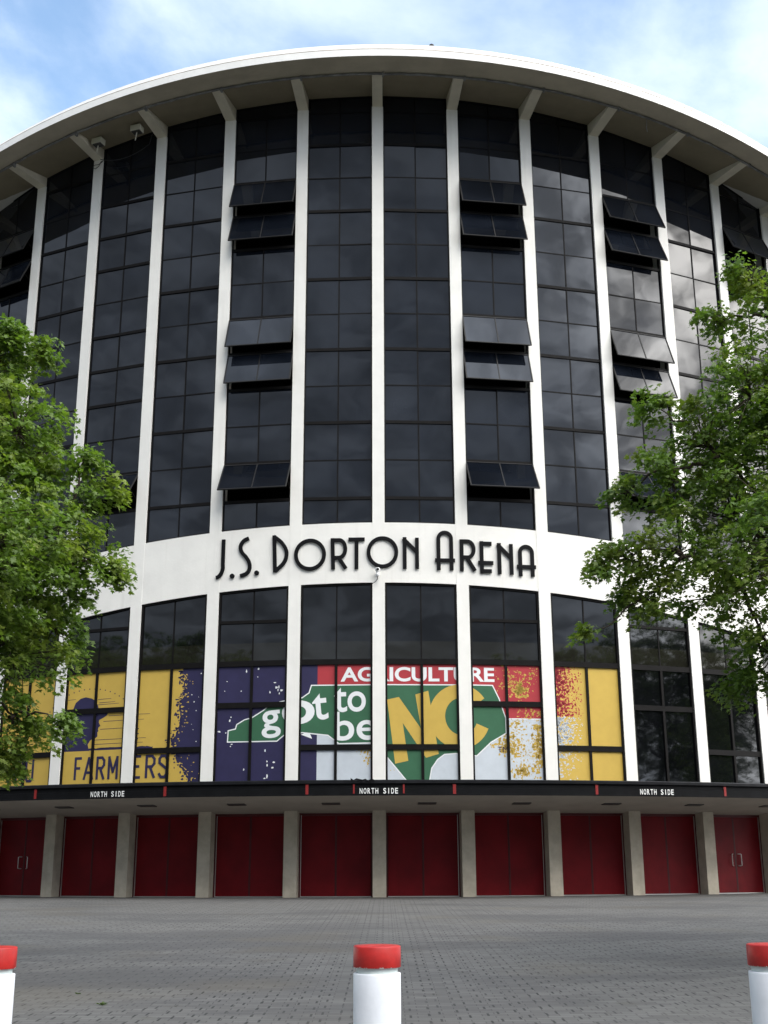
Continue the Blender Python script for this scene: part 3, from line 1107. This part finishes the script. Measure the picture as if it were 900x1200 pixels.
# D: straight stem and a bowl that meets it in points
letter([([(-3.42, 11.30), (-3.37, 10.06)], False), (spline([(-3.44, 11.27), (-3.18, 11.06), (-3.02, 10.80), (-3.01, 10.55), (-3.12, 10.32), (-3.38, 10.09)]), False)], -3.2)
letter([(arc(-2.23, 10.615, 0.462, 0.475, 0, 354, 59)[:-1], True)], -2.23)
letter([([(-1.50, 11.15), (-1.47, 10.11)], False), ([(-1.48, 11.085)] + arc(-1.28, 10.79, 0.20, 0.295, 90, -90, 14) + [(-1.46, 10.495)], False), ([(-1.30, 10.50), (-1.06, 10.13)], False)], -1.3)
letter([([(-0.98, 11.10), (-0.45, 11.10)], False), ([(-0.715, 11.02), (-0.715, 10.11)], False)], -0.715)
letter([(arc(0.125, 10.665, 0.452, 0.472, 0, 354, 59)[:-1], True)], 0.125)
letter([([(0.845, 11.17), (0.845, 10.11)], False), ([(0.80, 11.12), (1.245, 10.66)], False), ([(1.245, 11.15), (1.245, 10.11)], False)], 1.045)
A1 = [(1.945, 10.08), (1.945, 11.13)] + arc(2.155, 11.13, 0.21, 0.21, 180, 0, 14) + [(2.365, 11.13), (2.365, 10.08)]
letter([(A1, False), ([(1.83, 10.405), (2.48, 10.405)], False)], 2.155)
letter([([(2.705, 11.12), (2.70, 10.06)], False), ([(2.72, 11.06)] + arc(2.90, 10.79, 0.20, 0.27, 90, -90, 14) + [(2.71, 10.52)], False), ([(2.86, 10.52), (3.13, 10.07)], False)], 2.9)
letter([([(3.70, 11.00), (3.38, 11.00)], False), ([(3.36, 11.075), (3.36, 10.00)], False), ([(3.24, 10.35), (3.74, 10.35)], False), ([(3.36, 10.075), (3.68, 10.075)], False)], 3.47)
letter([([(3.945, 11.03), (3.945, 9.99)], False), ([(3.90, 10.98), (4.345, 10.52)], False), ([(4.345, 11.01), (4.345, 9.98)], False)], 4.14)
A2 = [(4.645, 9.94), (4.645, 10.74)] + arc(4.85, 10.74, 0.205, 0.205, 180, 0, 14) + [(5.055, 10.74), (5.055, 9.94)]
letter([(A2, False), ([(4.53, 10.26), (5.17, 10.26)], False)], 4.85)

# ---- canopy
b = MB()
sweep(b, [(-0.45, 3.36), (2.50, 3.285), (2.545, 3.28), (2.545, 3.17), (2.50, 3.155), (2.50, 3.05), (2.52, 3.04), (2.52, 2.885), (2.535, 2.88), (2.535, 2.845), (2.49, 2.843)], -KMAX, KMAX, 110, BLACK)
b.build('canopy_fascia', arena)
b = MB()
sweep(b, [(2.549, 3.275), (2.562, 3.262), (2.562, 3.185), (2.549, 3.178)], -KMAX, KMAX, 110, TRIM)
fn = bayfn(-0.13, 2.56)
cr_ = random.Random(5)
V = []
for i in range(9):
    u = -0.42 + i * 0.085
    V += [fn(u, 3.235 + cr_.uniform(-0.02, 0.02) - 0.006 * i, 0.045 + cr_.uniform(0, 0.03)), fn(u, 3.31 + cr_.uniform(-0.03, 0.03) - 0.004 * i, 0.05 + cr_.uniform(0, 0.05))]
b.mesh(V, [(2 * i, 2 * i + 2, 2 * i + 3, 2 * i + 1) for i in range(8)], TRIM)
b.build('canopy_trim', arena)
b = MB()
sweep(b, [(2.50, 2.846), (-0.47, 2.468)], -KMAX, KMAX, 110, CANSOF)
b.build('canopy_soffit', arena)
for s, w in ((-9.69, .042), (-5.76, .042), (-1.89, .042), (-0.655, .024), (0.655, .024), (1.99, .045), (5.87, .042), (9.76, .042)):
    fn = bayfn(s / SP, 2.5 + R0 - R0 * math.cos(DL / 2))
    b = MB()
    b.fbox(fn, -w, w, 2.85 if w > .03 else 2.90, 3.158, 0.004, 0.028, REDP)
    b.build('fascia_divider', arena)
for s in (-7.43, 0.0, 7.62):
    fn = bayfn(s / SP, 2.52 + R0 - R0 * math.cos(DL / 2))
    b = MB()
    for ci, ch in enumerate('NORTH SIDE'):
        if ch == ' ':
            continue
        Vt, Ft = text_mesh(ch, 0.018)
        x0, x1 = min(v[0] for v in Vt), max(v[0] for v in Vt)
        y0, y1 = min(v[1] for v in Vt), max(v[1] for v in Vt)
        w = 0.024 if ch == 'I' else 0.082
        uc = (ci - 4.5) * 0.113
        b.mesh([fn(uc + ((v[0] - x0) / (x1 - x0) - 0.5) * w, 2.893 + 0.158 * (v[1] - y0) / (y1 - y0), 0.008) for v in Vt], Ft, LETW)
    b.build('direction_lettering', arena)
for bi in range(-6, 6):
    fn = bayfn(bi + 0.5, 1.25 + R0 - R0 * math.cos(DL / 2))
    sl = (2.846 - 2.468) / 2.97
    zz = 2.468 + sl * 1.72
    b = MB()
    b.hexa([fn(u, zz + sl * dd - 0.025 + h, dd) for h in (0, 0.05) for u, dd in ((-.27, -.13), (.27, -.13), (.27, .13), (-.27, .13))], LIGHTG)
    b.build('soffit_light', arena)

# ---- doors
for bi in range(-7, 7):
    bc = bi + 0.5
    off = R0 - R0 * math.cos(DL / 2)
    fn = bayfn(bc, -0.42)
    hw = HALF - 0.205
    b = MB()
    b.fbox(fn, -hw, -hw + 0.07, 0, 2.60, -0.1, 0.03, DFRAME)
    b.fbox(fn, hw - 0.07, hw, 0, 2.60, -0.1, 0.03, DFRAME)
    b.fbox(fn, -hw + 0.07, hw - 0.07, 2.40, 2.60, -0.1, 0.028, DFRAME)
    b.fbox(fn, -hw + 0.07, hw - 0.07, 0.0, 0.022, -0.1, 0.05, STEEL)
    sg = -1 if bc < 0 else 1
    b.fbox(fn, sg * hw - sg * 0.084, sg * hw - sg * 0.07, 0.02, 2.42, 0.0, 0.034, STEEL)
    b.build('door_frame', arena)
    for s_ in (-1, 1):
        b = MB()
        u0, u1 = (-hw + 0.085, -0.005) if s_ < 0 else (0.005, hw - 0.085)
        b.fbox(fn, u0, u1, 0.03, 2.396, -0.05, 0.0, DOORR)
        b.fbox(fn, (0.004 if s_ > 0 else -0.03), (0.03 if s_ > 0 else -0.004), 0.03, 2.39, 0.0005, 0.008 if s_ > 0 else 0.006, DFRAME)
        d = b.build('door', arena)
        if bc in (-4.5, 4.5):
            hb = MB()
            pu = s_ * 0.10
            pts = [fn(pu, 0.86, 0.0), fn(pu + s_ * 0.05, 0.86, 0.06), fn(pu + s_ * 0.09, 0.87, 0.07), fn(pu + s_ * 0.09, 1.22, 0.07), fn(pu + s_ * 0.05, 1.23, 0.06), fn(pu, 1.23, 0.0)]
            hb.tube(pts, 0.014, STEEL, 8)
            hb.build('handle', d)

# ------------------------------------------------------------------ small fixtures on the arena
def floodlight(s, z, label):
    p = Vector(cyl(s, z, 0.75))
    o = empty('floodlight', p, label, 'floodlight', 'floodlights under the roof edge')
    rz = s / R0
    h = MB()
    h.box((0, 0, 0), (0.40, 0.30, 0.22), LAMPB, rz)
    h.box((0, 0, -0.125), (0.34, 0.24, 0.03), LIGHTG, rz)
    h.build('housing', o)
    a = MB()
    a.tube([(0.0, 0.0, -0.14), (-0.02, 0.0, -0.28), (-0.04, 0.0, -0.46)], 0.02, LAMPB, 6)
    a.build('conduit', o)
    m_ = MB()
    m_.tube([(0, 0, 0.10), (0, 0, 0.42)], 0.03, PIPE, 6)
    m_.build('mounting_arm', o)


floodlight(-10.38, 26.82, 'cream box floodlight under the roof edge beside the lower left bracket')
floodlight(-8.78, 26.98, 'cream box floodlight under the roof edge nearer the middle of the arena')

o = empty('security_camera', cyl(-0.03, 10.02, 0.06), 'small white dome camera hung below the middle round letter of the name band', 'camera')
h = MB()
h.lathe([(0, 0.10), (0.06, 0.095), (0.085, 0.05), (0.085, 0.0), (0.06, -0.03), (0.045, -0.06), (0.05, -0.10), (0.06, -0.12), (0.055, -0.17), (0.03, -0.19), (0, -0.19)], CAMW, 20, (0, -0.12, 0))
h.box((0, -0.02, -0.10), (0.06, 0.16, 0.08), CAMW)
h.build('housing', o, True)
h = MB()
V, F = [], []
h.lathe([(0, 0.055), (0.03, 0.048), (0.05, 0.02), (0.053, 0.0), (0.045, -0.025), (0.02, -0.045), (0, -0.05)], CAMB, 16, (0, -0.172, 0.03))
h.build('lens', o, True)
h = MB()
h.tube([Vector((0, -0.11, -0.18)), Vector((-0.01, -0.09, -0.27)), Vector((-0.06, -0.06, -0.34)), Vector((-0.16, -0.05, -0.40)), Vector((-0.21, 0.02, -0.42))], 0.011, CABLE, 6)
h.build('cord', o)

h = MB()
p = Vector(cyl(1.75, ETOP(0.64) + 0.02, 2.35))
h.lathe([(0.05, -0.02), (0.05, 0.05), (0.085, 0.06), (0.09, 0.14), (0.07, 0.17), (0, 0.175)], CABLE, 14)
o = h.build('roof_vent')
o.location = p
tag(o, 'tiny black vent cap standing on the top of the white roof edge', 'vent')

h = MB()
k = 3.45
p = cyl(k * SP, GUT(k) - 0.06, 1.66)
h.tube([p, (p[0] + .01, p[1], p[2] - .25), (p[0] - .02, p[1], p[2] - .42), (p[0] + .01, p[1], p[2] - .60)], 0.012, PIPE, 5)
tag(h.build('hanging_wire'), 'short pale wire dangling from the gutter right of the middle', 'wire')

h = MB()
fn = bayfn(-3.5, 0.10)
pts = []
for i in range(25):
    t = i / 24
    pts.append(fn(-1.2 + 2.3 * t, 26.55 + 0.30 * t - 1.6 * t * (1 - t) * 0.8 + (0.35 if t > 0.95 else 0), 0.02))
h.tube(pts, 0.014, CABLE, 5)
tag(h.build('slack_cable'), 'slack black cable drooping across the top of a left bay below two floodlights', 'cable')

h = MB()
fn = bayfn(-4, R0 - R0 * math.cos(DL / 2) + 0.02)
h.tube([fn(-.24, 26.35, 0), fn(-.1, 26.25, .02), fn(.05, 26.32, .02), fn(.15, 26.5, .02), fn(.22, 26.55, -.02)], 0.012, CABLE, 5)
h.tube([fn(.2, 26.5, 0), fn(.05, 26.4, .025), fn(-.12, 26.42, .025), fn(-.22, 26.4, 0)], 0.012, CABLE, 5)
tag(h.build('cable_loop'), 'loops of black cable tied round the top of a white column left of the floodlights', 'cable')

# ------------------------------------------------------------------ bollards
def bollard(x, y, label, tilt, first=None):
    base = gz(y)
    if first is None:
        o = empty('bollard', (x, y, base), label, 'bollard', 'red capped bollards across the plaza entrance')
        b = MB()
        b.lathe([(0.139, 0.0), (0.1385, 0.30), (0.1395, 0.62), (0.139, 0.752), (0.1375, 0.757), (0.118, 0.758)], BOLW, 64)
        b.build('post', o, True)
        b = MB()
        b.lathe([(0.121, 0.752), (0.121, 0.80)], BOLG, 64)
        b.build('neck', o, True)
        b = MB()
        b.lathe([(0.120, 0.789), (0.1385, 0.7885), (0.1398, 0.791), (0.1400, 0.84), (0.1398, 0.897), (0.1375, 0.901), (0.130, 0.9035), (0.07, 0.906), (0, 0.907)], BOLR, 64)
        b.build('cap', o, True)
    else:
        o = first.copy()
        COL.objects.link(o)
        o.location = (x, y, base)
        o['label'] = label
        for ch in list(first.children):
            c = ch.copy()
            COL.objects.link(c)
            c.parent = o
    o.rotation_euler = (0, tilt, 0)
    o.scale = (1, 1, 1.035)
    o.rotation_euler.z = x * 1.7
    return o


bo = bollard(0.129, -30.2, 'white bollard with red cap standing in front of the middle doors', 0)
bollard(-2.136, -30.2, 'white bollard with red cap at the left edge, below the bright green maple', 0, bo)
bollard(2.450, -30.2, 'white bollard with red cap at the right edge, below the darker maple', 0, bo)

# ------------------------------------------------------------------ trees
LOBL = [(-7.19,-22.20,5.54,2.57), (-5.62,-22.50,5.92,1.27), (-4.66,-22.90,4.71,1.11), (-4.26,-22.30,4.91,0.76), (-3.68,-22.80,4.73,0.44), (-3.70,-22.30,5.74,0.31), (-3.36,-22.50,4.66,0.15), (-4.55,-22.40,3.59,0.74), (-4.20,-22.00,3.99,0.42), (-4.76,-22.70,6.57,0.77), (-5.25,-22.20,7.72,0.56), (-5.02,-22.4,8.02,0.20), (-5.5,-22.3,8.1,0.4), (-4.53,-22.50,7.75,0.16), (-4.60,-22.20,6.26,0.57), (-3.90,-22.40,6.19,0.22), (-4.85,-22.70,2.63,0.58), (-4.36,-22.20,2.60,0.24), (-3.90,-22.60,2.62,0.13), (-4.62,-22.30,2.25,0.18), (-7.22,-21.70,8.01,1.45), (-6.1,-23.50,3.05,1.0), (-6.02,-21.00,4.63,1.54), (-4.93,-24.10,4.56,1.26), (-9.3,-22.2,5.0,1.7), (-8.9,-21.6,7.0,1.4), (-7.2,-24.2,6.6,1.4), (-8.6,-23.6,3.6,1.2)]
LOBR = [(7.42,-22.10,6.00,2.72), (5.94,-22.40,7.39,1.03), (5.07,-22.80,6.86,0.80), (5.67,-22.30,8.54,0.57), (5.34,-22.50,8.83,0.26), (4.87,-22.30,8.28,0.26), (4.57,-22.40,6.40,0.70), (3.94,-22.70,5.82,0.49), (3.46,-22.30,5.77,0.29), (3.91,-22.40,6.90,0.25), (5.04,-22.10,5.52,0.95), (3.88,-22.90,4.84,0.51), (3.38,-22.40,4.80,0.37), (3.02,-22.50,4.72,0.19), (3.39,-22.20,4.33,0.18), (3.61,-22.70,4.22,0.32), (4.61,-22.30,4.41,0.60), (5.02,-22.70,3.55,0.47), (4.86,-22.40,3.16,0.28), (5.43,-23.70,4.62,1.40), (6.59,-20.90,6.39,1.71), (7.36,-22.00,8.08,1.31), (2.79,-22.60,3.77,0.06), (6.83,-22.30,3.84,1.19), (9.2,-22.2,5.4,1.7), (8.9,-21.5,7.4,1.4), (7.3,-24.0,6.4,1.3)]
LEAFP = np.array([(0, 0), (.40, .04), (.27, .27), (.52, .50), (.17, .53), (0, 1.0), (-.17, .53), (-.52, .50), (-.27, .27), (-.40, .04)]) * [1, 1] - [0, .1]


def maple(base, lobes, seed, label, group, lm, dens=1.0, leaf=0.074):
    rs = np.random.RandomState(seed)
    bx, by, bz = base
    tr = empty('maple_tree', base, label, 'tree', group)
    B = Vector(base)
    tm = MB()
    lob = [(Vector((x, y, z)) - B, r) for x, y, z, r in lobes]
    # trunk
    tp = [Vector((0, 0, -0.05)), Vector((0.02, 0, 0.4)), Vector((0.05, 0.03, 1.4)), Vector((0.0, 0.05, 2.6)), Vector((-0.05, 0.0, 4.0)), Vector((0.03, 0.02, 5.6)), Vector((0.0, 0.0, 7.4))]
    tm.tube(tp, [0.26, 0.19, 0.165, 0.15, 0.115, 0.075, 0.03], BARK, 10)
    SPR = []          # spray centre, outward direction, size
    nodes = []
    for c, r in sorted(lob, key=lambda q: -q[1]):
        big = [q for q in nodes if r < 0.75 and q[1] > r * 1.15]
        hz = max(1.3, min(6.5, c.z - 0.75 * math.hypot(c.x, c.y) - 0.1))
        # start on the trunk
        i = 0
        while i < len(tp) - 2 and tp[i + 1].z < hz:
            i += 1
        t = (hz - tp[i].z) / (tp[i + 1].z - tp[i].z)
        st = tp[i].lerp(tp[i + 1], max(0, min(1, t)))
        if big:
            q = min(big, key=lambda q: (q[0][-1] - c).length - 0.4 * q[1])[0]
            st = q[-3]
        end = c + Vector((rs.normal(0, .1), rs.normal(0, .1), rs.normal(0, .1))) * r
        mid = st.lerp(end, 0.5) + Vector((rs.normal(0, .12), rs.normal(0, .12), 0.18 + rs.normal(0, .08)))
        pts = []
        for q in range(9):
            u = q / 8
            p = st * (1 - u) ** 2 + mid * 2 * u * (1 - u) + end * u * u
            if 0 < q < 8:
                p = p + Vector((rs.normal(0, .03), rs.normal(0, .03), rs.normal(0, .03)))
            pts.append(p)
        r0 = 0.022 + 0.030 * min(1.6, r)
        tm.tube(pts, [r0 * (1 - 0.78 * q / 8) for q in range(9)], BARK, 6)
        nodes.append((pts, r))
        n = int(dens * (9 + 85 * r ** 2.1)) if r < 1.4 else int(dens * (9 + 85 * r ** 1.75))
        if r < 0.13:
            n = 4
        for _ in range(n):
            d = Vector(rs.normal(0, 1, 3))
            d.normalize()
            rad_ = rs.uniform(0.0, 1.0) ** 0.42 * 1.03
            p = c + Vector((d.x, d.y, d.z * 0.92)) * r * rad_
            if p.z < 1.6:
                continue
            o_ = (p - Vector((0, 0, p.z * 0.8)))
            o_.z *= 0.25
            o_ = (o_.normalized() + d * 0.7).normalized()
            SPR.append((p, o_, rs.uniform(0.16, 0.30) * (0.75 + 0.25 * min(1, r))))
            # twig
            pb = min(pts[4:], key=lambda q: (q - p).length_squared)
            if (pb - p).length > 0.12:
                m2 = pb.lerp(p, 0.55) + Vector((rs.normal(0, .05), rs.normal(0, .05), rs.normal(0.02, .05)))
                tm.tube([pb, m2, p], [0.010, 0.007, 0.0035], BARK, 3, False)
    trunk = tm.build('trunk', tr, True)
    # leaves
    NL = 48
    P0 = np.array([s[0][:] for s in SPR])
    O = np.array([s[1][:] for s in SPR])
    SZ = np.array([s[2] for s in SPR])
    ns = len(SPR)
    a = rs.normal(0, 0.95, (ns, NL))
    dist = rs.uniform(0.05, 1.0, (ns, NL)) * SZ[:, None] * 1.25
    ang = np.arctan2(O[:, 1], O[:, 0])[:, None] + a
    cpos = np.stack([P0[:, 0, None] + np.cos(ang) * dist, P0[:, 1, None] + np.sin(ang) * dist,
                     P0[:, 2, None] + O[:, 2, None] * dist * 0.6 - 0.35 * dist ** 2 / SZ[:, None] + rs.normal(0, 0.045, (ns, NL))], -1).reshape(-1, 3)
    ang = (ang + rs.normal(0, 0.5, (ns, NL))).reshape(-1)
    n = len(cpos)
    tilt = rs.normal(-0.45, 0.42, n)         # tips droop
    roll = rs.normal(0, 0.5, n)
    sc = leaf * rs.uniform(0.6, 1.25, n)
    fx = np.stack([np.cos(ang) * np.cos(tilt), np.sin(ang) * np.cos(tilt), np.sin(tilt)], -1)
    sx = np.stack([-np.sin(ang), np.cos(ang), np.zeros(n)], -1)
    up = np.cross(sx, fx)
    sx = sx * np.cos(roll)[:, None] + up * np.sin(roll)[:, None]
    K = len(LEAFP)
    V = cpos[:, None, :] + sc[:, None, None] * (LEAFP[None, :, 0, None] * sx[:, None, :] + LEAFP[None, :, 1, None] * fx[:, None, :])
    me = bpy.data.meshes.new('crown')
    me.vertices.add(n * K)
    me.vertices.foreach_set('co', V.reshape(-1).astype(np.float32))
    me.loops.add(n * K)
    me.loops.foreach_set('vertex_index', np.arange(n * K, dtype=np.int32))
    me.polygons.add(n)
    me.polygons.foreach_set('loop_start', np.arange(0, n * K, K, dtype=np.int32))
    me.polygons.foreach_set('loop_total', np.full(n, K, dtype=np.int32))
    me.materials.append(lm)
    me.update(calc_edges=True)
    me.validate()
    cr = bpy.data.objects.new('crown', me)
    COL.objects.link(cr)
    cr.parent = tr
    print('tree', seed, 'sprays', ns, 'leaves', n)
    return tr


def copy_tree(src, loc, rz, sc, label, group):
    o = src.copy()
    COL.objects.link(o)
    o.location = loc
    o.rotation_euler = (0, 0, rz)
    o.scale = (sc, sc, sc)
    o['label'] = label
    o['group'] = group
    for ch in list(src.children):
        c = ch.copy()
        COL.objects.link(c)
        c.parent = o
    return o


tl = maple((-7.3, -22.2, gz(-22.2)), LOBL, 11, 'bright green maple whose crown hangs over the left edge of the plaza', 'maples flanking the plaza', LEAF)
trr = maple((7.4, -22.1, gz(-22.1)), LOBR, 12, 'darker green maple with bare twigs reaching in at the right of the arena', 'maples flanking the plaza', LEAFR, 0.85)
RG = 'trees across the plaza that show only as reflections in the glass'
FAR = [(62 * math.sin(rad(a)), -10 + 62 * math.cos(rad(a)), a * 0.7, 2.0 + 0.3 * math.sin(a)) for a in (98, 106, 114, 122, 131, 140, 149, 158, 203, 212, 221, 230, 239, 248, 256, 264)]
for i, (x, y, rz, sc) in enumerate(FAR + [(-18.5, -31, 1.0, 1.45), (18.0, -31, 2.2, 1.4), (-29, -25, 3.0, 1.55), (29, -24, 4.1, 1.6), (-37, -13, 5.0, 1.4), (38, -13, 0.4, 1.5), (-12, -52, 2.0, 1.5), (13, -54, 3.6, 1.4)]):
    copy_tree(tl if i % 2 else trr, (x, y, gz(y)), rz, sc, 'tall leafy tree across the plaza seen as a dark reflection in the glass', RG)

# ------------------------------------------------------------------ weeds in the paving joints
def weed(x, y, seed, size, label):
    r_ = random.Random(seed)
    mb = MB()
    for i in range(26):
        a = r_.uniform(0, 6.28)
        l = size * r_.uniform(0.5, 1.2)
        e = r_.uniform(0.15, 0.9)
        w = l * 0.16
        d = Vector((math.cos(a), math.sin(a), 0))
        q = Vector((-math.sin(a), math.cos(a), 0)) * w
        p0 = d * 0.02 * r_.random()
        p1 = d * l * 0.6 + Vector((0, 0, l * e * 0.5))
        p2 = d * l + Vector((0, 0, l * e * 0.45))
        mb.poly([p0, p1 - q, p2, p1 + q], WEEDM)
    o = mb.build('weed')
    o.location = (x, y, gz(y) + 0.002)
    return tag(o, label, 'weed', 'weeds in the paving joints')


weed(-2.60, -25.1, 1, 0.055, 'tiny green weed tuft right of the left bollard near the bottom edge')
weed(-3.05, -24.2, 2, 0.035, 'second small weed a little further from the left bollard')
